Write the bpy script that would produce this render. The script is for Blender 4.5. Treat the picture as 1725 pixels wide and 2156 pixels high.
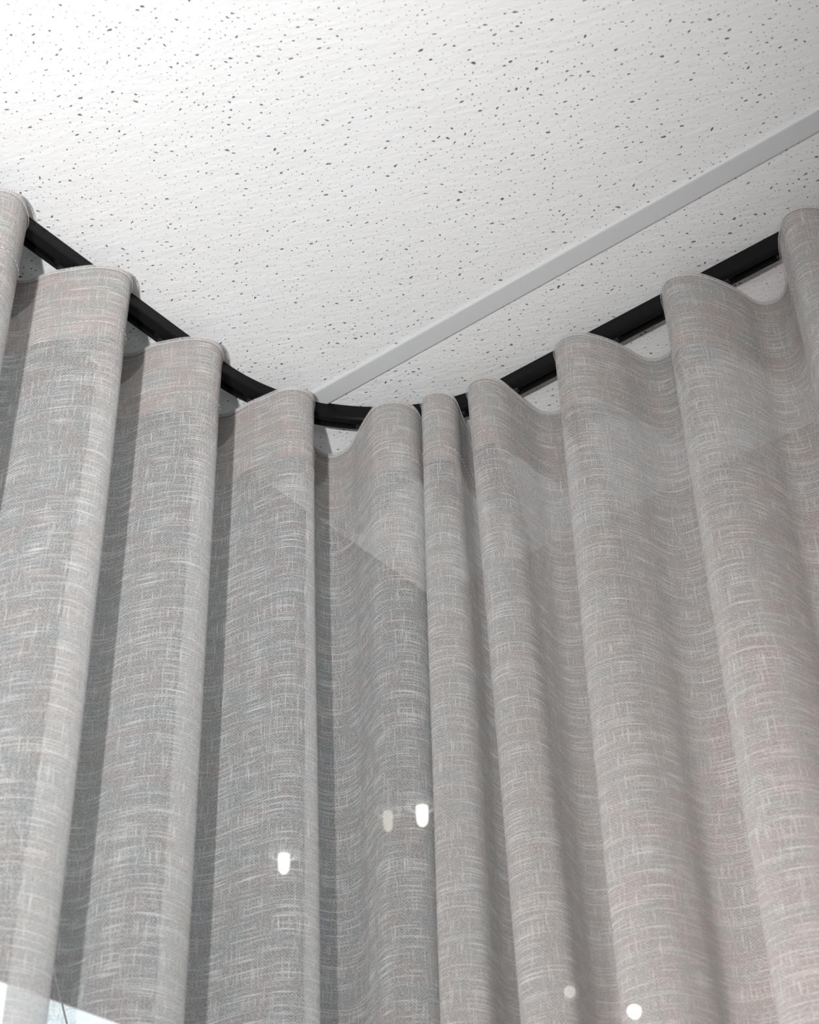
import bpy, bmesh, math, random
import numpy as np
from mathutils import Vector, Matrix

for o in list(bpy.data.objects):
    bpy.data.objects.remove(o)
sc = bpy.context.scene
COL = sc.collection

# ------------------------------------------------------------------ camera
CAMZ = 1.5                       # height of the camera above the floor
H = CAMZ + 1.11                  # underside of the ceiling tiles
cam = bpy.data.cameras.new('camera')
cam.sensor_fit = 'HORIZONTAL'
cam.sensor_width = 24.0
cam.lens = 24.0 * 3505.4 / 1725.0
cam.clip_start = 0.02
cam.dof.use_dof = True
cam.dof.focus_distance = 1.62
cam.dof.aperture_fstop = 8.0
co = bpy.data.objects.new('camera', cam)
COL.objects.link(co)
pitch, roll, yaw = 0.64265859, -0.03522125, -0.64872266
fw = Vector((math.sin(yaw) * math.cos(pitch), math.cos(yaw) * math.cos(pitch), math.sin(pitch)))
rt = Vector((math.cos(yaw), -math.sin(yaw), 0))
up = rt.cross(fw)
r_ = math.cos(roll) * rt + math.sin(roll) * up
u_ = -math.sin(roll) * rt + math.cos(roll) * up
co.matrix_world = Matrix(((r_.x, u_.x, -fw.x, 0), (r_.y, u_.y, -fw.y, 0), (r_.z, u_.z, -fw.z, CAMZ), (0, 0, 0, 1)))
sc.camera = co

# ------------------------------------------------------------------ world, lights, exposure
w = bpy.data.worlds.new('overcast_sky')
sc.world = w
w.use_nodes = True
bg = w.node_tree.nodes['Background']
bg.inputs[0].default_value = (0.88, 0.94, 1.0, 1)
bg.inputs[1].default_value = 2.0
sc.view_settings.view_transform = 'Standard'
sc.view_settings.look = 'None'
sc.view_settings.exposure = 0.0
sc.view_settings.gamma = 1.0
sc.view_settings.use_curve_mapping = False
sc.cycles.max_bounces = 4
sc.cycles.diffuse_bounces = 3
sc.cycles.glossy_bounces = 2
sc.cycles.transmission_bounces = 3
sc.cycles.transparent_max_bounces = 10
sc.cycles.caustics_reflective = False
sc.cycles.caustics_refractive = False
sc.cycles.use_adaptive_sampling = True
sc.cycles.adaptive_threshold = 0.08
sc.cycles.adaptive_min_samples = 16


def spot(name, loc, target, power, size, blend, radius, col):
    l = bpy.data.lights.new(name, 'SPOT')
    l.energy = power; l.spot_size = math.radians(size); l.spot_blend = blend
    l.shadow_soft_size = radius; l.color = col
    o = bpy.data.objects.new(name, l); COL.objects.link(o)
    o.location = loc
    o.rotation_euler = (Vector(target) - Vector(loc)).to_track_quat('-Z', 'Y').to_euler()
    return o


def area(name, loc, target, power, sx, sy, col):
    l = bpy.data.lights.new(name, 'AREA')
    l.shape = 'RECTANGLE'; l.size = sx; l.size_y = sy; l.energy = power; l.color = col
    o = bpy.data.objects.new(name, l); COL.objects.link(o)
    o.location = loc
    o.rotation_euler = (Vector(target) - Vector(loc)).to_track_quat('-Z', 'Y').to_euler()
    return o


# the small hard lamp beside the photographer, and two added fill lights behind him
spot('work_spot', (-0.01, -0.40, CAMZ - 0.05), (-1.02, 0.20, CAMZ + 0.99), 146, 91, 1.0, 0.016, (1.0, 1.0, 1.0))
spot('curtain_fill', (-0.35, -1.35, CAMZ + 0.25), (0.02, 1.07, CAMZ - 0.10), 390, 56, 1.0, 0.16, (1.0, 0.935, 0.915))  # added fill, no real fitting: lifts the lower folds of the right run
area('ceiling_fill', (0.4, -0.5, CAMZ + 0.15), (0.35, -0.4, CAMZ + 1.11), 10.5, 0.5, 0.5, (1.0, 0.98, 0.96))  # added upward fill with no lamp behind it, evens out the ceiling

# ------------------------------------------------------------------ helpers


class NT:
    def __init__(self, name):
        self.m = bpy.data.materials.new(name)
        self.m.use_nodes = True
        self.t = self.m.node_tree
        self.t.nodes.clear()
        self.out = self.t.nodes.new('ShaderNodeOutputMaterial')

    def n(self, typ, **kw):
        nd = self.t.nodes.new('ShaderNode' + typ)
        for k, v in kw.items():
            if k.startswith('i_'):
                key = k[2:]
                key = int(key) if key.isdigit() else key.replace('_', ' ')
                s = nd.inputs[key]
                if isinstance(v, bpy.types.NodeSocket):
                    self.t.links.new(v, s)
                else:
                    s.default_value = v
            else:
                setattr(nd, k, v)
        return nd

    def math(self, op, a, b=None, clamp=False):
        nd = self.t.nodes.new('ShaderNodeMath')
        nd.operation = op; nd.use_clamp = clamp
        for i, v in enumerate((a, b)):
            if v is None: continue
            if isinstance(v, bpy.types.NodeSocket): self.t.links.new(v, nd.inputs[i])
            else: nd.inputs[i].default_value = v
        return nd.outputs[0]

    def ramp(self, val, a, b, lo=0.0, hi=1.0):
        nd = self.n('MapRange', i_Value=val)
        nd.inputs['From Min'].default_value = a; nd.inputs['From Max'].default_value = b
        nd.inputs['To Min'].default_value = lo; nd.inputs['To Max'].default_value = hi
        return nd.outputs[0]

    def mix(self, fac, a, b):
        nd = self.t.nodes.new('ShaderNodeMix'); nd.data_type = 'RGBA'
        for idx, v in ((0, fac), (6, a), (7, b)):
            if isinstance(v, bpy.types.NodeSocket): self.t.links.new(v, nd.inputs[idx])
            else: nd.inputs[idx].default_value = v
        return nd.outputs[2]

    def noise(self, vec, scale, detail=2.0, rough=0.5, dim='3D'):
        nd = self.n('TexNoise', noise_dimensions=dim, i_Vector=vec, i_Scale=scale, i_Detail=detail, i_Roughness=rough)
        return nd.outputs[0]

    def done(self, sh):
        self.t.links.new(sh, self.out.inputs[0]); return self.m


def simple(name, col, rough=0.6, metal=0.0, spec=0.5, var=0.05, scale=30.0, bump=0.0, bscale=200.0):
    t = NT(name)
    tc = t.n('TexCoord').outputs['Object']
    nz = t.noise(tc, scale, 3.0)
    c = t.mix(nz, tuple(x * (1 - var) for x in col) + (1,), tuple(min(1, x * (1 + var)) for x in col) + (1,))
    b = t.n('BsdfPrincipled', i_Base_Color=c, i_Roughness=rough, i_Metallic=metal)
    b.inputs['Specular IOR Level'].default_value = spec
    if bump:
        bn = t.n('Bump', i_Strength=bump, i_Distance=0.001, i_Height=t.noise(tc, bscale, 3.0))
        t.t.links.new(bn.outputs[0], b.inputs['Normal'])
    return t.done(b.outputs[0])


def obj(name, me, mat, parent=None, smooth=False):
    if isinstance(me, bmesh.types.BMesh):
        bm = me; me = bpy.data.meshes.new(name); bm.to_mesh(me); bm.free()
    if mat is not None and not me.materials:
        me.materials.append(mat)
    if smooth:
        me.polygons.foreach_set('use_smooth', [True] * len(me.polygons))
    o = bpy.data.objects.new(name, me); COL.objects.link(o)
    if parent is not None: o.parent = parent
    return o


def empty(name, loc=(0, 0, 0)):
    o = bpy.data.objects.new(name, None); COL.objects.link(o); o.location = loc
    o.empty_display_size = 0.05
    return o


def tag(o, label=None, cat=None, group=None, kind=None):
    for k, v in (('label', label), ('category', cat), ('group', group), ('kind', kind)):
        if v: o[k] = v
    return o


def add_box(bm, x0, x1, y0, y1, z0, z1, bev=0.0):
    v = [bm.verts.new(p) for p in ((x0, y0, z0), (x1, y0, z0), (x1, y1, z0), (x0, y1, z0), (x0, y0, z1), (x1, y0, z1), (x1, y1, z1), (x0, y1, z1))]
    fs = [bm.faces.new([v[i] for i in f]) for f in ((3, 2, 1, 0), (4, 5, 6, 7), (0, 1, 5, 4), (1, 2, 6, 5), (2, 3, 7, 6), (3, 0, 4, 7))]
    if bev:
        es = list({e for f in fs for e in f.edges})
        bmesh.ops.bevel(bm, geom=es, offset=bev, segments=2, affect='EDGES', profile=0.5)


def box(name, dims, mat, parent=None, bev=0.0):
    bm = bmesh.new(); add_box(bm, *dims, bev=bev)
    return obj(name, bm, mat, parent)


# ------------------------------------------------------------------ materials
def ceiling_face_material():
    t = NT('mineral_tile_paint')
    tc = t.n('TexCoord').outputs['Object']
    mp = t.n('Mapping', i_Vector=tc)
    mp.inputs['Rotation'].default_value = (0, 0, math.radians(-22))
    mp2 = t.n('Mapping', i_Vector=mp.outputs[0])
    mp2.inputs['Scale'].default_value = (0.35, 1.0, 1.0)
    n1 = t.noise(mp2.outputs[0], 190.0, 4.0, 0.6)
    n2 = t.noise(mp2.outputs[0], 60.0, 2.0)
    hgt = t.math('ADD', n1, t.math('MULTIPLY', n2, 0.7))
    bn = t.n('Bump', i_Strength=0.45, i_Distance=0.0016, i_Height=hgt)
    c = t.mix(t.noise(tc, 14.0, 3.0), (0.80, 0.80, 0.80, 1), (0.84, 0.84, 0.845, 1))
    b = t.n('BsdfPrincipled', i_Base_Color=c, i_Roughness=0.75, i_Normal=bn.outputs[0])
    b.inputs['Specular IOR Level'].default_value = 0.2
    return t.done(b.outputs[0])


M_TILE = ceiling_face_material()
M_PIT = simple('raw_mineral_fibre', (0.22, 0.22, 0.22), 0.95, var=0.2, scale=300, spec=0.1)
M_BAR = simple('grey_white_grid_enamel', (0.61, 0.62, 0.63), 0.45, var=0.01, scale=5, spec=0.4)
M_RAIL = simple('matt_black_aluminium', (0.006, 0.006, 0.0065), 0.30, var=0.1, scale=60, spec=0.13)
M_GLIDER = simple('black_nylon', (0.012, 0.012, 0.012), 0.3, var=0.1, scale=60)
M_SLAB = simple('ceiling_void_board', (0.4, 0.4, 0.4), 0.9)
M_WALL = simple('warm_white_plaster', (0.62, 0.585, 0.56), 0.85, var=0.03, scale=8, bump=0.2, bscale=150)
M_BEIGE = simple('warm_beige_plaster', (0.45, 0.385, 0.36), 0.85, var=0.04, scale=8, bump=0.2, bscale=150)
M_FLOOR = simple('grey_beige_carpet', (0.30, 0.27, 0.25), 0.95, var=0.2, scale=120, bump=0.5, bscale=600)
M_FRAME = simple('dark_grey_window_frame', (0.09, 0.095, 0.10), 0.5, var=0.05, scale=20)
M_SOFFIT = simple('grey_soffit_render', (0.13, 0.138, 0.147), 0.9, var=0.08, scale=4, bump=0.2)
M_GROUND = simple('pale_paving', (0.2, 0.2, 0.2), 0.9, var=0.15, scale=2)
M_STEEL = simple('bright_steel_cable', (0.85, 0.87, 0.9), 0.35, var=0.05, scale=80)
M_RING = simple('white_lamp_trim', (0.7, 0.7, 0.7), 0.4)


def glass_material():
    t = NT('clear_window_glass')
    lw = t.n('LayerWeight', i_Blend=0.5)
    fr = t.math('ADD', t.math('MULTIPLY', t.math('POWER', lw.outputs['Facing'], 5.0), 0.96), 0.04)
    nz = t.noise(t.n('TexCoord').outputs['Object'], 1.5, 1.0)
    c = t.mix(nz, (0.90, 0.95, 0.94, 1), (0.93, 0.96, 0.955, 1))
    tr = t.n('BsdfTransparent', i_Color=c)
    gl = t.n('BsdfGlossy', i_Roughness=0.0)
    mx = t.n('MixShader', i_0=fr, i_1=tr.outputs[0], i_2=gl.outputs[0])
    return t.done(mx.outputs[0])


M_GLASS = glass_material()


def lamp_material(name, strength):
    t = NT(name)
    nz = t.noise(t.n('TexCoord').outputs['Object'], 40.0, 1.0)
    c = t.mix(nz, (1.0, 0.90, 0.80, 1), (1.0, 0.93, 0.85, 1))
    e = t.n('Emission', i_Color=c, i_Strength=strength)
    return t.done(e.outputs[0])


M_LAMP = lamp_material('glowing_lamp_lens', 3.0)
M_LAMP_DIM = lamp_material('dim_lamp_lens', 0.9)
M_LAMP_LED = lamp_material('bright_led_lens', 9.0)


def fabric_material(name, dark_a, dark_b, slub, a_lo, a_hi, streak=1.0, transl=0.30):
    """woven sheer linen; UV in metres (u along the cloth, v up)"""
    t = NT(name)
    uv = t.n('UVMap', uv_map='cloth').outputs[0]

    def sc_(su, sv, off=(0.0, 0.0)):
        mp = t.n('Mapping', i_Vector=uv)
        mp.inputs['Scale'].default_value = (su, sv, 1)
        mp.inputs['Location'].default_value = (off[0], off[1], 0)
        return mp.outputs[0]
    # thick slubs: long weft ones, shorter warp ones
    patch = t.noise(sc_(9, 30), 1.0, 1.0, dim='2D')
    pm = t.math('MULTIPLY', t.math('SUBTRACT', patch, 0.5), 0.15)
    sp = t.n('SeparateXYZ', i_Vector=uv)

    def slubs(along, across, pitch, length, a, b):
        # every thread thickens at places of its own
        row = t.math('MULTIPLY', t.math('FLOOR', t.math('DIVIDE', across, pitch)), 7.31)
        vec = t.n('CombineXYZ', i_X=t.math('DIVIDE', along, length), i_Y=row)
        return t.ramp(t.math('ADD', t.noise(vec.outputs[0], 1.0, 0.0, dim='2D'), pm), a, b)
    weft = slubs(sp.outputs[0], sp.outputs[1], 0.00056, 0.032, 0.60, 0.84)
    warp = slubs(sp.outputs[1], sp.outputs[0], 0.00052, 0.020, 0.65, 0.88)
    sl = t.math('MULTIPLY', t.math('MAXIMUM', weft, t.math('MULTIPLY', warp, 0.9)), streak)
    # single threads of the plain weave, slightly uneven
    wob = t.math('MULTIPLY', patch, 9.0)
    cu = t.math('COSINE', t.math('ADD', t.math('MULTIPLY', sp.outputs[0], 2 * math.pi / 0.0026), wob))
    cv = t.math('COSINE', t.math('ADD', t.math('MULTIPLY', sp.outputs[1], 2 * math.pi / 0.0026), wob))
    gr = t.noise(sc_(700, 700, (2.0, 4.0)), 1.0, 0.0, dim='2D')
    thr = t.math('ADD', t.math('MULTIPLY', t.math('MULTIPLY', cu, cv), 0.34), t.ramp(gr, 0.2, 0.8, 0.22, 0.78), clamp=True)
    hue = t.ramp(t.noise(sc_(30, 36, (1.0, 9.0)), 1.0, 1.0, dim='2D'), 0.36, 0.64)
    ground = t.mix(hue, dark_a + (1,), dark_b + (1,))
    shade = t.mix(thr, (0.82, 0.82, 0.82, 1), (1.10, 1.10, 1.10, 1))
    mu = t.n('Mix', data_type='RGBA', blend_type='MULTIPLY')
    mu.inputs[0].default_value = 1.0
    t.t.links.new(ground, mu.inputs[6]); t.t.links.new(shade, mu.inputs[7])
    col = t.mix(sl, mu.outputs[2], slub + (1,))
    alpha = t.math('ADD', t.ramp(thr, 0.0, 1.0, a_lo, a_hi), t.math('MULTIPLY', sl, 0.28), clamp=True)
    df = t.n('BsdfDiffuse', i_Color=col, i_Roughness=0.6)
    tl = t.n('BsdfTranslucent', i_Color=col)
    m1 = t.n('MixShader', i_0=transl, i_1=df.outputs[0], i_2=tl.outputs[0])
    tr = t.n('BsdfTransparent')
    m2 = t.n('MixShader', i_0=alpha, i_1=tr.outputs[0], i_2=m1.outputs[0])
    return t.done(m2.outputs[0])


M_CLOTH = fabric_material('sheer_linen', (0.635, 0.598, 0.583), (0.608, 0.613, 0.608), (0.76, 0.75, 0.74), 0.35, 0.68)
M_TAPE = fabric_material('header_lining', (0.37, 0.30, 0.28), (0.33, 0.30, 0.285), (0.43, 0.39, 0.37), 0.90, 1.0, 0.3, 0.12)
M_THREAD = simple('pale_sewing_thread', (0.66, 0.63, 0.61), 0.8, var=0.1, scale=400)

# ------------------------------------------------------------------ setting: shell of the room
XL, YB = -0.983, 1.335         # glass behind the left run, wall behind the right run of the curtain
XR, YF = 3.0, -3.2             # plain walls behind the photographer
tag(box('floor', (XL, XR, YF, YB, -0.10, 0.0), M_FLOOR), 'grey-beige carpet floor below the curtain', kind='structure')
tag(box('wall_right', (XR, XR + 0.12, YF, YB, 0.0, H), M_WALL), 'warm white plaster wall on the right', kind='structure')
tag(box('wall_back', (XL, XR + 0.12, YF - 0.12, YF, 0.0, H), M_WALL), 'warm white plaster wall behind the viewer', kind='structure')

# roof that oversails the glass: its underside is the dim grey one sees through the sheer cloth
ROOF_Z = CAMZ + 1.30
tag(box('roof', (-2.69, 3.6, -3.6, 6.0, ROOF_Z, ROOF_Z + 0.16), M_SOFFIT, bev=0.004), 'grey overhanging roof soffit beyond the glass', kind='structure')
tag(box('ground', (-30, 30, -30, 30, -0.30, -0.12), M_GROUND), 'pale paved ground outside', kind='structure')
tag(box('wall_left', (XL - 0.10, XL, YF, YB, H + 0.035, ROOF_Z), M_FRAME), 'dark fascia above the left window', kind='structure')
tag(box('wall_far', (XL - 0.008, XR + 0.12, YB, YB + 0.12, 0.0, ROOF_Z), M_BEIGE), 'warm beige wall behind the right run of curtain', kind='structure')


def window(name, label, along, fixed, a0, a1, joints):
    root = empty(name, (0, 0, 0))
    tag(root, label, kind='structure')

    def bar(nm, p0, p1, z0, z1, d0=-0.05, d1=0.006):
        if along == 'y': return box(nm, (fixed + d0, fixed + d1, p0, p1, z0, z1), M_FRAME, root, 0.003)
        return box(nm, (p0, p1, fixed + d0, fixed + d1, z0, z1), M_FRAME, root, 0.003)
    bar('head_frame', a0, a1, H - 0.035, H + 0.035)
    bar('sill_frame', a0, a1, 0.0, 0.06)
    for j in joints[:-1]: bar('mullion', j - 0.025, j + 0.025, 0.06, H - 0.035)
    ed = list(joints)
    for p, q in zip(ed[:-1], ed[1:]):
        if along == 'y': d = (fixed - 0.005, fixed + 0.005, p + 0.02, q - 0.02, 0.05, H - 0.03)
        else: d = (p + 0.02, q - 0.02, fixed - 0.005, fixed + 0.005, 0.05, H - 0.03)
        box('pane', d, M_GLASS, root)


window('window_1', 'tall clear glazing behind the left run of curtain', 'y', XL - 0.008, YF, YB, (YF + 0.03, -1.7, -0.35, YB + 0.015))


# ------------------------------------------------------------------ ceiling of lay-in mineral tiles
ceiling = tag(box('ceiling', (XL, XR, YF, YB, H + 0.016, H + 0.035), M_SLAB), 'white fissured tile ceiling with one grey grid bar', kind='structure')
BAR_Y, BAR_W = 0.970, 0.024
TL, TW = 1.2, 0.6


def tile_mesh(name, lx, ly, seed, holes=True):
    """panel with real pits; origin at its lower-left corner, face at z=0, back at z=0.014"""
    rng = np.random.default_rng(seed)
    T = 0.0145
    cs = 0.0062
    nx, ny = int(round(lx / cs)), int(round(ly / cs))
    dx, dy = lx / nx, ly / ny
    gx, gy = np.meshgrid(np.arange(nx + 1) * dx, np.arange(ny + 1) * dy, indexing='ij')
    jx = rng.uniform(-0.0007, 0.0007, gx.shape); jy = rng.uniform(-0.0007, 0.0007, gx.shape)
    jx[0] = jx[-1] = 0; jy[:, 0] = jy[:, -1] = 0
    gx = gx + jx; gy = gy + jy
    V = np.c_[gx.ravel(), gy.ravel(), np.zeros(gx.size)].tolist()
    F = []; MI = []
    idx = lambda i, j: i * (ny + 1) + j
    occ = rng.random((nx, ny))
    typ = rng.random((nx, ny))
    R = random.Random(seed)
    for i in range(nx):
        for j in range(ny):
            c = [idx(i, j), idx(i + 1, j), idx(i + 1, j + 1), idx(i, j + 1)]
            edge = i == 0 or j == 0 or i == nx - 1 or j == ny - 1
            if occ[i, j] > 0.70 or (edge and typ[i, j] > 0.3):
                F.append((c[3], c[2], c[1], c[0])); MI.append(0); continue
            q = [V[k] for k in c]
            x0 = max(q[0][0], q[3][0]); x1 = min(q[1][0], q[2][0]); y0 = max(q[0][1], q[1][1]); y1 = min(q[2][1], q[3][1])
            ty = typ[i, j]
            if ty < 0.62: n, ra, rb, dep = 6, R.uniform(.00034, .00050), 1.0, 0.0022
            elif ty < 0.87: n, ra, rb, dep = 8, R.uniform(.0006, .0012), R.uniform(.4, .9), 0.0024
            else: n, ra, rb, dep = 11, R.uniform(.0012, .0023), R.uniform(.28, .6), 0.0034
            ang = math.radians(22) + R.gauss(0, 0.5)
            ca, sa = math.cos(ang), math.sin(ang)
            ring = []
            for k in range(n):
                a = 2 * math.pi * k / n
                rr = 1.0 if ty < 0.62 else R.uniform(0.5, 1.25)
                px, py = ra * rr * math.cos(a), ra * rb * rr * math.sin(a)
                ring.append((px * ca - py * sa, px * sa + py * ca))
            ex = max(abs(p[0]) for p in ring) + 0.0003; ey = max(abs(p[1]) for p in ring) + 0.0003
            cx = R.uniform(x0 + ex, x1 - ex) if x1 - x0 > 2 * ex else (x0 + x1) / 2
            cy = R.uniform(y0 + ey, y1 - ey) if y1 - y0 > 2 * ey else (y0 + y1) / 2
            b0 = len(V)
            for p in ring: V.append([cx + p[0], cy + p[1], 0.0])
            for p in ring: V.append([cx + p[0] * .75, cy + p[1] * .75, dep])
            # annulus between the quad and the ring
            angs = [math.atan2(p[1], p[0]) for p in ring]
            cang = [math.atan2(V[k][1] - cy, V[k][0] - cx) for k in c]
            # each ring edge joins its nearest corner
            owner = []
            for k in range(n):
                p = V[b0 + k]
                owner.append(min(range(4), key=lambda m: abs((cang[m] - angs[k] + math.pi) % (2 * math.pi) - math.pi)))
            for k in range(n):
                k2 = (k + 1) % n
                o1, o2 = owner[k], owner[k2]
                if o1 == o2:
                    F.append((b0 + k2, c[o1], b0 + k)); MI.append(0)
                else:
                    F.append((b0 + k2, c[o1], b0 + k)); MI.append(0)
                    m = o1
                    while m != o2:
                        m2 = (m + 1) % 4
                        F.append((b0 + k2, c[m2], c[m])); MI.append(0); m = m2
                F.append((b0 + k, b0 + n + k, b0 + n + k2, b0 + k2)); MI.append(1)
            F.append(tuple(b0 + n + k for k in reversed(range(n)))); MI.append(1)
    # sides and back
    b0 = len(V)
    V += [[0, 0, T], [lx, 0, T], [lx, ly, T], [0, ly, T]]
    F.append((b0, b0 + 1, b0 + 2, b0 + 3)); MI.append(0)
    F.append(tuple([idx(i, 0) for i in range(nx + 1)] + [b0 + 1, b0])); MI.append(0)
    F.append(tuple([idx(nx - i, ny) for i in range(nx + 1)] + [b0 + 3, b0 + 2])); MI.append(0)
    F.append(tuple([idx(nx, j) for j in range(ny + 1)] + [b0 + 2, b0 + 1])); MI.append(0)
    F.append(tuple([idx(0, ny - j) for j in range(ny + 1)] + [b0, b0 + 3])); MI.append(0)
    me = bpy.data.meshes.new(name)
    me.from_pydata(V, [], F)
    me.polygons.foreach_set('material_index', MI)
    me.materials.append(M_TILE); me.materials.append(M_PIT)
    me.update()
    return me


X0 = XL                       # tiles run along x from the left glass
tm_big = tile_mesh('ceiling_tile', TL - 0.006, TW - 0.006, 11)
tm_cut = tile_mesh('ceiling_tile_cut', TL - 0.006, YB - BAR_Y - 0.004, 12)
rows = [BAR_Y - TW * (k + 1) for k in range(7)]
for i in range(4):
    xx = X0 + TL * i
    if xx > XR: break
    o = obj('ceiling_tile', tm_cut, None, ceiling); o.location = (xx + 0.003, BAR_Y + 0.003, H)
    for yy in rows[:6]:
        if yy < YF: continue
        o = obj('ceiling_tile', tm_big, None, ceiling); o.location = (xx + 0.003, yy + 0.003, H)


def tbar(along, pos, a0, a1):
    """inverted tee: flat flange with softly turned edges"""
    pr = [(-0.5, 0.0002), (-0.5, -0.0010), (-0.455, -0.0021), (-0.40, -0.0024), (0.40, -0.0024), (0.455, -0.0021), (0.5, -0.0010), (0.5, 0.0002),
          (0.06, 0.0002), (0.06, 0.0150), (-0.06, 0.0150), (-0.06, 0.0002)]
    bm = bmesh.new(); rings = []
    for a in (a0, a1):
        ring = []
        for (p, z) in pr:
            q = p * BAR_W
            ring.append(bm.verts.new((a, pos + q, H + z) if along == 'x' else (pos + q, a, H + z)))
        rings.append(ring)
    n = len(pr)
    for k in range(n):
        bm.faces.new((rings[0][k], rings[0][(k + 1) % n], rings[1][(k + 1) % n], rings[1][k]))
    bm.faces.new(rings[0]); bm.faces.new(rings[1])
    bmesh.ops.recalc_face_normals(bm, faces=bm.faces)
    return obj('grid_bar', bm, M_BAR, ceiling)


tbar('x', BAR_Y, XL, XR)
for yy in rows[:6]: tbar('x', yy, XL, XR)
for i in range(1, 4):
    tbar('y', X0 + TL * i, YF, YB)

# ------------------------------------------------------------------ curtain rail
RX, RY, RR = -0.8895, 1.0735, 0.209        # rail centre lines and bend radius
RH, RWD = 0.019, 0.018


def rail_path(y0, x1, seg=28):
    pts = [((RX, y0), (1, 0))]
    cx, cy = RX + RR, RY - RR
    pts.append(((RX, cy - 0.15), (1, 0)))
    for k in range(seg + 1):
        a = math.pi - (math.pi / 2) * k / seg
        pts.append(((cx + RR * math.cos(a), cy + RR * math.sin(a)), (-math.cos(a), -math.sin(a))))
    pts.append(((x1, RY), (0, -1)))
    return pts                              # (point, inward normal towards the room)


def sweep(path, prof, name, mat, parent, z0, smooth=True, caps=True):
    bm = bmesh.new(); rings = []
    for (p, nrm) in path:
        rings.append([bm.verts.new((p[0] + nrm[0] * d, p[1] + nrm[1] * d, z0 + z)) for (d, z) in prof])
    n = len(prof)
    for r0, r1 in zip(rings[:-1], rings[1:]):
        for k in range(n):
            bm.faces.new((r0[k], r0[(k + 1) % n], r1[(k + 1) % n], r1[k]))
    if caps:
        bm.faces.new(rings[0]); bm.faces.new(rings[-1])
    bmesh.ops.recalc_face_normals(bm, faces=bm.faces)
    return obj(name, bm, mat, parent, smooth)


rail = empty('curtain_rail', (RX, RY, H))
tag(rail, 'black metal curtain rail bent round the corner under the white ceiling', 'curtain rail')
hw = RWD / 2


def arc(cx, cz, r, a0, a1, n):
    return [(cx + r * math.cos(math.radians(a0 + (a1 - a0) * k / n)), cz + r * math.sin(math.radians(a0 + (a1 - a0) * k / n))) for k in range(n + 1)]


prof = [(hw - 0.001, 0.0)] + [(hw, -0.001)] + arc(hw - 0.007, -RH + 0.007, 0.007, 0, -90, 8) + [(0.0028, -RH), (0.0028, -RH + 0.0016), (0.0048, -RH + 0.0016), (0.0048, -RH + 0.010),
       (-0.0048, -RH + 0.010), (-0.0048, -RH + 0.0016), (-0.0028, -RH + 0.0016), (-0.0028, -RH)] + arc(-hw + 0.004, -RH + 0.004, 0.004, -90, -180, 5) + [(-hw, -0.001), (-hw + 0.001, 0.0)]
path = rail_path(-0.62, 1.36, 48)
rp = sweep([(((p[0] - RX), (p[1] - RY)), n_) for p, n_ in path], prof, 'rail_profile', M_RAIL, rail, 0.0)
me = rp.data
try:
    me.set_sharp_from_angle(angle=math.radians(35))
except Exception:
    pass
for (x, y, hx, hy) in ((RX, -0.625, hw, 0.006), (1.365, RY, 0.006, hw)):
    bm = bmesh.new(); add_box(bm, x - hx - RX, x + hx - RX, y - hy - RY, y + hy - RY, -RH - 0.001, 0.0, bev=0.0015)
    obj('end_cap', bm, M_RAIL, rail)

# ------------------------------------------------------------------ curtain
# plan of the top hem: S-folds about the rail (metres, room frame)
A_TOP = H - 0.022
fillL = [(-.868, .727), (-.890, .734), (-.912, .741), (-.928, .752), (-.935, .766)]
Bp = [(-.935, .6489), (-.9244, .6555), (-.9118, .6591), (-.9022, .6604), (-.8936, .6642), (-.8843, .6691), (-.8729, .6752), (-.8623, .6821), (-.8534, .6906), (-.848, .699), (-.8474, .7087), (-.8523, .7172)]
Cp = [(-.929, .7811), (-.923, .7853), (-.9091, .7882), (-.8965, .7886), (-.8865, .7933), (-.8737, .7989), (-.8625, .806), (-.8534, .8154), (-.8499, .8229), (-.8505, .8313), (-.8545, .8393)]
fCD = [(-.868, .850), (-.890, .858), (-.910, .867), (-.926, .879), (-.930, .894)]
Dp = [(-.9209, .9065), (-.9107, .91), (-.9012, .9103), (-.8891, .9100), (-.8782, .9115), (-.8647, .9132), (-.8509, .9148), (-.8426, .9172), (-.834, .9233), (-.8301, .932), (-.8299, .9409), (-.8346, .95)]
fDE = [(-.846, .960), (-.862, .970), (-.875, .984), (-.881, .996)]
Ep = [(-.8830, 1.0060), (-.8840, 1.0145), (-.8825, 1.0217), (-.8785, 1.0271), (-.8724, 1.0300), (-.863, 1.0302), (-.8514, 1.027), (-.8399, 1.0203), (-.8224, 1.0098), (-.8063, 1.0008), (-.7949, .9958), (-.7870, .9950), (-.7768, .9987), (-.7691, 1.0066), (-.765, 1.017), (-.7657, 1.029), (-.7687, 1.0363)]
fEF = [(-.775, 1.055), (-.781, 1.075), (-.782, 1.090), (-.777, 1.098), (-.770, 1.095), (-.765, 1.080), (-.762, 1.060), (-.760, 1.040)]
Fp = [(-.7571, 1.0240), (-.7522, 1.0177), (-.7442, 1.0137), (-.7375, 1.0140), (-.7314, 1.0169), (-.7274, 1.0225), (-.7248, 1.0290), (-.725, 1.0366), (-.7282, 1.0471), (-.7331, 1.0574), (-.7373, 1.0686), (-.7421, 1.0806)]
fFG = [(-.744, 1.095), (-.741, 1.107), (-.733, 1.112), (-.726, 1.105), (-.721, 1.089), (-.718, 1.070), (-.715, 1.052)]
Gp = [(-.7113, 1.0394), (-.7037, 1.0305), (-.697, 1.0266), (-.6896, 1.0270), (-.6821, 1.0295), (-.6790, 1.0330), (-.6765, 1.0380), (-.6743, 1.0473), (-.6740, 1.0635), (-.6736, 1.0809), (-.6735, 1.0960), (-.6715, 1.1085), (-.6655, 1.1175), (-.6573, 1.1215)]
fGH = [(-.645, 1.121), (-.633, 1.113), (-.625, 1.097), (-.620, 1.076), (-.614, 1.055)]
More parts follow.
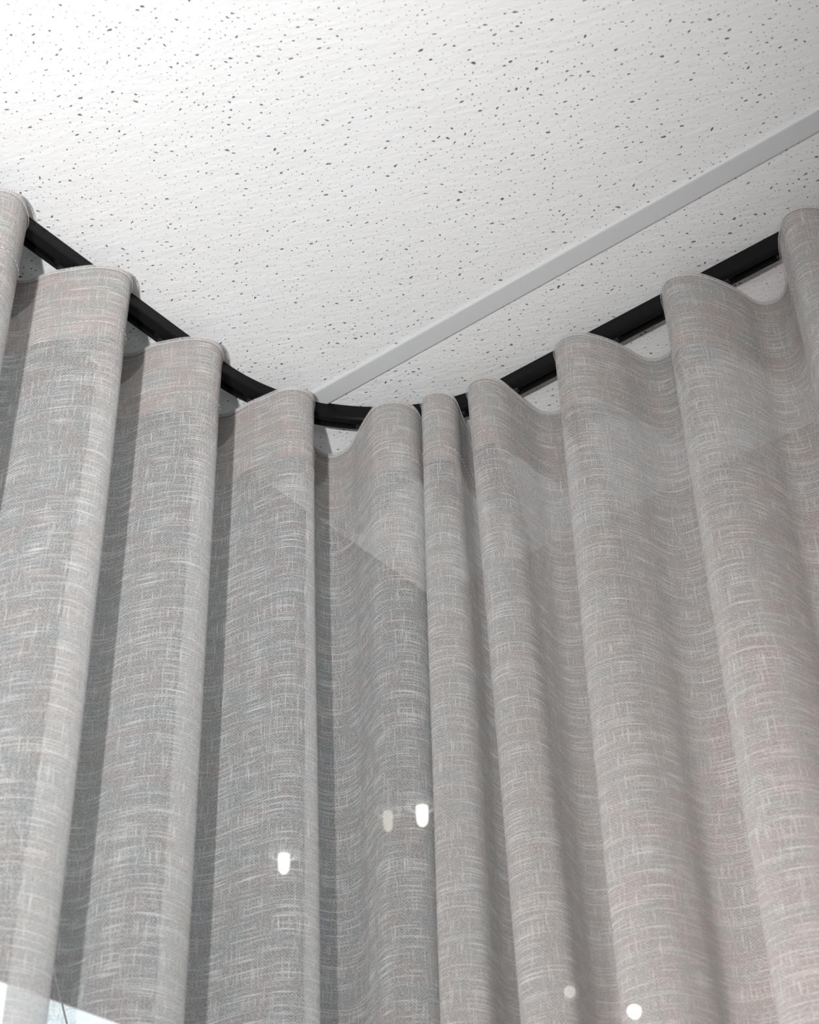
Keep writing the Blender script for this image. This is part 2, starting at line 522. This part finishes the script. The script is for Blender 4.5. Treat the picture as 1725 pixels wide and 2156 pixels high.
Hp = [(-.6092, 1.0436), (-.6014, 1.0354), (-.5917, 1.032), (-.5807, 1.0346), (-.5717, 1.043), (-.5648, 1.0546), (-.5597, 1.0662), (-.5557, 1.0768), (-.5523, 1.0915), (-.5489, 1.1063), (-.5425, 1.1163), (-.5341, 1.1203), (-.5246, 1.1194)]
fHI = [(-.512, 1.110), (-.504, 1.093), (-.498, 1.072), (-.493, 1.055)]
Ip = [(-.4878, 1.0433), (-.4807, 1.0343), (-.4713, 1.0288), (-.4613, 1.0318), (-.4517, 1.0385), (-.4443, 1.0487), (-.4384, 1.0617), (-.433, 1.0757), (-.4292, 1.0898), (-.4263, 1.1060), (-.4212, 1.116), (-.413, 1.1203), (-.403, 1.1195), (-.3925, 1.1100), (-.3870, 1.099)]
fIJ = [(-.381, 1.082), (-.375, 1.065), (-.369, 1.052)]
Jp = [(-.3629, 1.043), (-.3581, 1.0346), (-.3493, 1.0271), (-.3396, 1.0266), (-.3309, 1.0307), (-.3222, 1.0394)]
sh = lambda P, dx, dy: [(x + dx, y + dy) for x, y in P]
ctrl = []
for k in range(7, 1, -1):
    ctrl += sh(fillL + Cp, 0.0009 * math.sin(k * 2.1), -0.12325 * k)
ctrl += sh(fillL, 0, -0.12) + Bp[1:] + fillL + Cp + fCD + Dp + fDE + Ep + fEF + Fp + fFG + Gp + fGH + Hp + fHI + Ip + fIJ + Jp
for k in range(1, 11):
    ctrl += sh(Ip[5:] + fIJ + Jp, 0.1225 * k, 0.0012 * math.sin(k * 1.7))
ctrl = np.array(ctrl)


def catmull(P, m=14):
    P = np.vstack([2 * P[0] - P[1], P, 2 * P[-1] - P[-2]]); out = []
    for i in range(1, len(P) - 2):
        p0, p1, p2, p3 = P[i - 1:i + 3]
        t0 = 0; t1 = t0 + np.linalg.norm(p1 - p0) ** .5; t2 = t1 + np.linalg.norm(p2 - p1) ** .5; t3 = t2 + np.linalg.norm(p3 - p2) ** .5
        for t in np.linspace(t1, t2, m, endpoint=False):
            a1 = (t1 - t) / (t1 - t0) * p0 + (t - t0) / (t1 - t0) * p1
            a2 = (t2 - t) / (t2 - t1) * p1 + (t - t1) / (t2 - t1) * p2
            a3 = (t3 - t) / (t3 - t2) * p2 + (t - t2) / (t3 - t2) * p3
            b1 = (t2 - t) / (t2 - t0) * a1 + (t - t0) / (t2 - t0) * a2
            b2 = (t3 - t) / (t3 - t1) * a2 + (t - t1) / (t3 - t1) * a3
            out.append((t2 - t) / (t2 - t1) * b1 + (t - t1) / (t2 - t1) * b2)
    out.append(P[-2]); return np.array(out)


def resample(c, step):
    s = np.r_[0, np.cumsum(np.linalg.norm(np.diff(c, axis=0), axis=1))]
    n = int(s[-1] / step); q = np.linspace(0, s[-1], n + 1)
    return np.c_[np.interp(q, s, c[:, 0]), np.interp(q, s, c[:, 1])], q


curve, S = resample(catmull(ctrl), 0.0028)
# light smoothing of the traced points
for _ in range(6):
    curve[1:-1] = 0.25 * curve[:-2] + 0.5 * curve[1:-1] + 0.25 * curve[2:]
tan = np.gradient(curve, axis=0); tan /= np.linalg.norm(tan, axis=1)[:, None]
nrm = np.c_[tan[:, 1], -tan[:, 0]]         # right of the path = the room side
# rail direction next to each point
RC = np.array([RX + RR, RY - RR])
rdir = np.zeros_like(curve)
for i, p in enumerate(curve):
    if p[1] < RC[1]: rdir[i] = (0, 1)
    elif p[0] > RC[0]: rdir[i] = (1, 0)
    else:
        d = p - RC; d /= np.linalg.norm(d); rdir[i] = (d[1], -d[0])
# how far each fold has drifted along the rail 0.65 m further down
crest = [((-.846, .580), -.0155), ((-.848, .703), -.0155), ((-.850, .826), -.0115), ((-.830, .936), .008), ((-.787, .995), .002), ((-.7442, 1.0137), -.0045), ((-.697, 1.0266), .017), ((-.5917, 1.032), .002), ((-.4713, 1.0288), .0055), ((-.345, 1.027), .0075)]
ci = [int(np.argmin(((curve - np.array(p)) ** 2).sum(1))) for p, _ in crest]
drift = np.interp(np.arange(len(curve)), ci, [d for _, d in crest])


def rail_off(p):
    if p[1] < RC[1]: return p[0] - RX
    if p[0] > RC[0]: return RY - p[1]
    return RR - math.hypot(p[0] - RC[0], p[1] - RC[1])


offs = np.array([rail_off(p) for p in curve])
# lower down every loop fills out a little and its neck narrows
belly = 2.0 * np.clip(offs / 0.045, -1, 1) * -np.clip(np.gradient(offs, S), -1, 1)
for _ in range(10):
    belly[1:-1] = 0.25 * belly[:-2] + 0.5 * belly[1:-1] + 0.25 * belly[2:]
corner = np.array([(p[0] < RC[0] and p[1] > RC[1]) for p in curve], float)
for _ in range(60):
    corner[1:-1] = 0.25 * corner[:-2] + 0.5 * corner[1:-1] + 0.25 * corner[2:]
belly *= 0.0065 * (1 - 0.75 * corner)


def lowfreq(x, n=9, fmax=14.0, seed=0):
    r = np.random.default_rng(seed); f = r.uniform(2, fmax, n); p = r.uniform(0, 6.28, n); a = r.uniform(.4, 1, n)
    return sum(a[i] * np.sin(f[i] * x + p[i]) for i in range(n)) / n


W1, W2 = lowfreq(S, seed=1), lowfreq(S, fmax=30, seed=2)


def cloth_at(z, off=0.0):
    dep = A_TOP - z
    t = dep / 0.65
    c = curve + rdir * (drift * min(t, 1.7) + belly * min(max((dep - 0.05) / 0.5, 0), 1))[:, None]
    hdr = min(max((dep - 0.06) / 0.25, 0), 1)
    amp = 0.0035 * hdr * W1 + 0.0022 * hdr * W2 * math.sin(5.0 * dep + 1.0) + 0.0016 * hdr * lowfreq(S, fmax=40, seed=7) * math.sin(11 * dep)
    return c + nrm * (amp + off)[:, None] if np.ndim(amp) else c + nrm * off


def sheet(zs, off=0.0, name='sheet'):
    n = len(curve); V = []
    for z in zs:
        c = cloth_at(z, off)
        V.append(np.c_[c, np.full(n, z)])
    V = np.vstack(V); m = len(zs)
    i, j = np.meshgrid(np.arange(m - 1), np.arange(n - 1), indexing='ij')
    a = (i * n + j).ravel()
    F = np.c_[a, a + n, a + n + 1, a + 1]
    me = bpy.data.meshes.new(name)
    me.from_pydata(V.tolist(), [], F.tolist())
    uvl = me.uv_layers.new(name='cloth')
    uv = np.c_[np.tile(S, m), np.repeat(np.array(zs), n)]
    li = np.empty(len(me.loops), dtype=np.int32); me.loops.foreach_get('vertex_index', li)
    uvl.data.foreach_set('uv', uv[li].astype(np.float32).ravel())
    me.update(); return me


curtain = empty('curtain', (0, 0, 0))
tag(curtain, 'sheer grey-beige linen curtain hanging in S-folds from the black rail', 'curtain')
zs = list(A_TOP - np.r_[np.linspace(0, 0.10, 9), np.linspace(0.12, 1.0, 45), np.linspace(1.05, 2.565, 30)])
fabric = obj('fabric', sheet(zs, 0.0, 'fabric'), M_CLOTH, curtain, True)
lining = tag(obj('header_lining', sheet(list(A_TOP - np.linspace(0.0015, 0.086, 8)), -0.0012, 'header_lining'), M_TAPE, curtain, True), 'denser pinkish header band sewn behind the top edge')


def tube_ring(zd, thick, dash, name, parent, off=0.0009):
    """running stitch: short raised dashes along the cloth"""
    c = cloth_at(A_TOP - zd, off)
    bm = bmesh.new()
    i = 0
    while i + 2 < len(c):
        p, q = c[i], c[i + 1] if dash else c[i + 1]
        nx, ny = nrm[i]
        z = A_TOP - zd
        v = []
        for (pp) in (p, q):
            for (dn, dz) in ((0, -thick), (thick, 0), (0, thick)):
                v.append(bm.verts.new((pp[0] + nx * dn, pp[1] + ny * dn, z + dz)))
        for a, b in ((0, 1), (1, 2), (2, 0)):
            bm.faces.new((v[a], v[b], v[b + 3], v[a + 3]))
        bm.faces.new((v[2], v[1], v[0])); bm.faces.new((v[3], v[4], v[5]))
        i += dash
    o = obj(name, bm, M_THREAD, parent)
    o['kind'] = 'stuff'
    return o


tube_ring(0.0042, 0.00030, 1, 'top_stitching', fabric)
tube_ring(0.0710, 0.00030, 2, 'header_stitching', lining)
# turned hem edge along the very top
tag(obj('top_hem', sheet(list(A_TOP - np.array([-0.0003, 0.002, 0.0044])), 0.0006, 'top_hem'), M_CLOTH, fabric, True), 'narrow folded hem along the top edge')

# gliders where the cloth crosses under the rail
bm = bmesh.new()
add_box(bm, -0.0040, 0.0040, -0.0022, 0.0022, -0.0018, 0.006, bev=0.0006)
add_box(bm, -0.0060, 0.0060, -0.0042, 0.0042, 0.003, 0.0075, bev=0.0008)
gm = bpy.data.meshes.new('glider'); bm.to_mesh(gm); bm.free(); gm.materials.append(M_GLIDER)


for i in np.where(np.sign(offs[:-1]) != np.sign(offs[1:]))[0]:
    o = bpy.data.objects.new('glider', gm); COL.objects.link(o); o.parent = curtain
    o.location = (curve[i][0], curve[i][1], H - RH - 0.0005)
    o.rotation_euler = (0, 0, math.atan2(rdir[i][1], rdir[i][0]))

# ------------------------------------------------------------------ soffit downlights and tie cables beyond the glass
def lathe(prof, n, name, mat, parent):
    bm = bmesh.new(); rings = []
    for k in range(n):
        a = 2 * math.pi * k / n
        rings.append([bm.verts.new((r * math.cos(a), r * math.sin(a), z)) for r, z in prof])
    for k in range(n):
        r0, r1 = rings[k], rings[(k + 1) % n]
        for j in range(len(prof) - 1): bm.faces.new((r0[j], r1[j], r1[j + 1], r0[j + 1]))
    bmesh.ops.remove_doubles(bm, verts=bm.verts, dist=1e-6)
    bmesh.ops.recalc_face_normals(bm, faces=bm.faces)
    return obj(name, bm, mat, parent, True)


lamps = [((-1.850, 2.034), 1.0, 'small glowing soffit lamp, leftmost of those showing through the curtain'),
         ((-1.550, 2.050), 1.0, 'bright glowing soffit lamp beside the narrow fold at the corner'),
         ((-1.606, 2.027), 0.8, 'dim soffit lamp just left of the bright one at the corner')]
for li, (xy, s, lab) in enumerate(lamps):
    L = empty('downlight', (xy[0], xy[1], ROOF_Z)); L.scale = (s, s, 1)
    tag(L, lab, 'lamp', 'lamps in the roof soffit')
    lathe([(0.030, 0.0), (0.030, -0.003), (0.021, -0.006), (0.019, -0.003)], 24, 'trim_ring', M_RING, L)
    lathe([(0.0, -0.040), (0.005, -0.0385), (0.0085, -0.034), (0.010, -0.027), (0.0105, -0.018), (0.0105, -0.0035)], 24, 'lens', M_LAMP_DIM if li == 2 else M_LAMP, L)


# two small glowing indicator lamps on the beige wall behind the right run
for (x, z, s, lab) in ((-0.767, 0.551, 1.0, 'tiny glowing indicator lamp low on the beige wall behind the right run'),
                       (-0.836, 0.588, 0.8, 'tiny faint indicator lamp on the beige wall left of the brighter one')):
    L = empty('indicator_lamp', (x, YB, CAMZ + z)); L.rotation_euler = (math.radians(90), 0, 0); L.scale = (s, s, s)
    tag(L, lab, 'lamp', 'indicator lamps on the beige wall')
    lathe([(0.0, 0.0022), (0.011, 0.0022), (0.012, 0.0012), (0.012, -0.0005)], 20, 'base_plate', M_RING, L)
    lathe([(0.0, 0.012), (0.004, 0.011), (0.0065, 0.007), (0.007, 0.002)], 20, 'lens', M_LAMP_LED if s == 1.0 else M_LAMP_DIM, L)


def cable(p0, p1, r, label):
    p0, p1 = Vector(p0), Vector(p1)
    d = (p1 - p0); bm = bmesh.new()
    bmesh.ops.create_cone(bm, cap_ends=True, segments=8, radius1=r, radius2=r, depth=d.length)
    mt = Matrix.Translation((p0 + p1) / 2) @ d.to_track_quat('Z', 'Y').to_matrix().to_4x4()
    bmesh.ops.transform(bm, matrix=mt, verts=bm.verts)
    return tag(obj('tie_cable', bm, M_STEEL, None, True), label, 'cable', 'tie cables outside the left glass')


def on_line(y0, z0, dy, dz, z): return y0 + dy / dz * (z - z0)


for (xc, y0, z0, dy, dz, lab) in ((-1.5, 1.159, .942, .1165, -.2376, 'thin pale tie cable slanting outside the left glass, nearest the photo edge'),
                                  (-1.62, 1.4811, 1.0629, .0566, -.153, 'thin pale tie cable slanting outside the left glass, nearer the corner')):
    cable((xc, on_line(y0, z0, dy, dz, 1.30), ROOF_Z), (xc, on_line(y0, z0, dy, dz, -1.62), -0.12), 0.0011, lab)
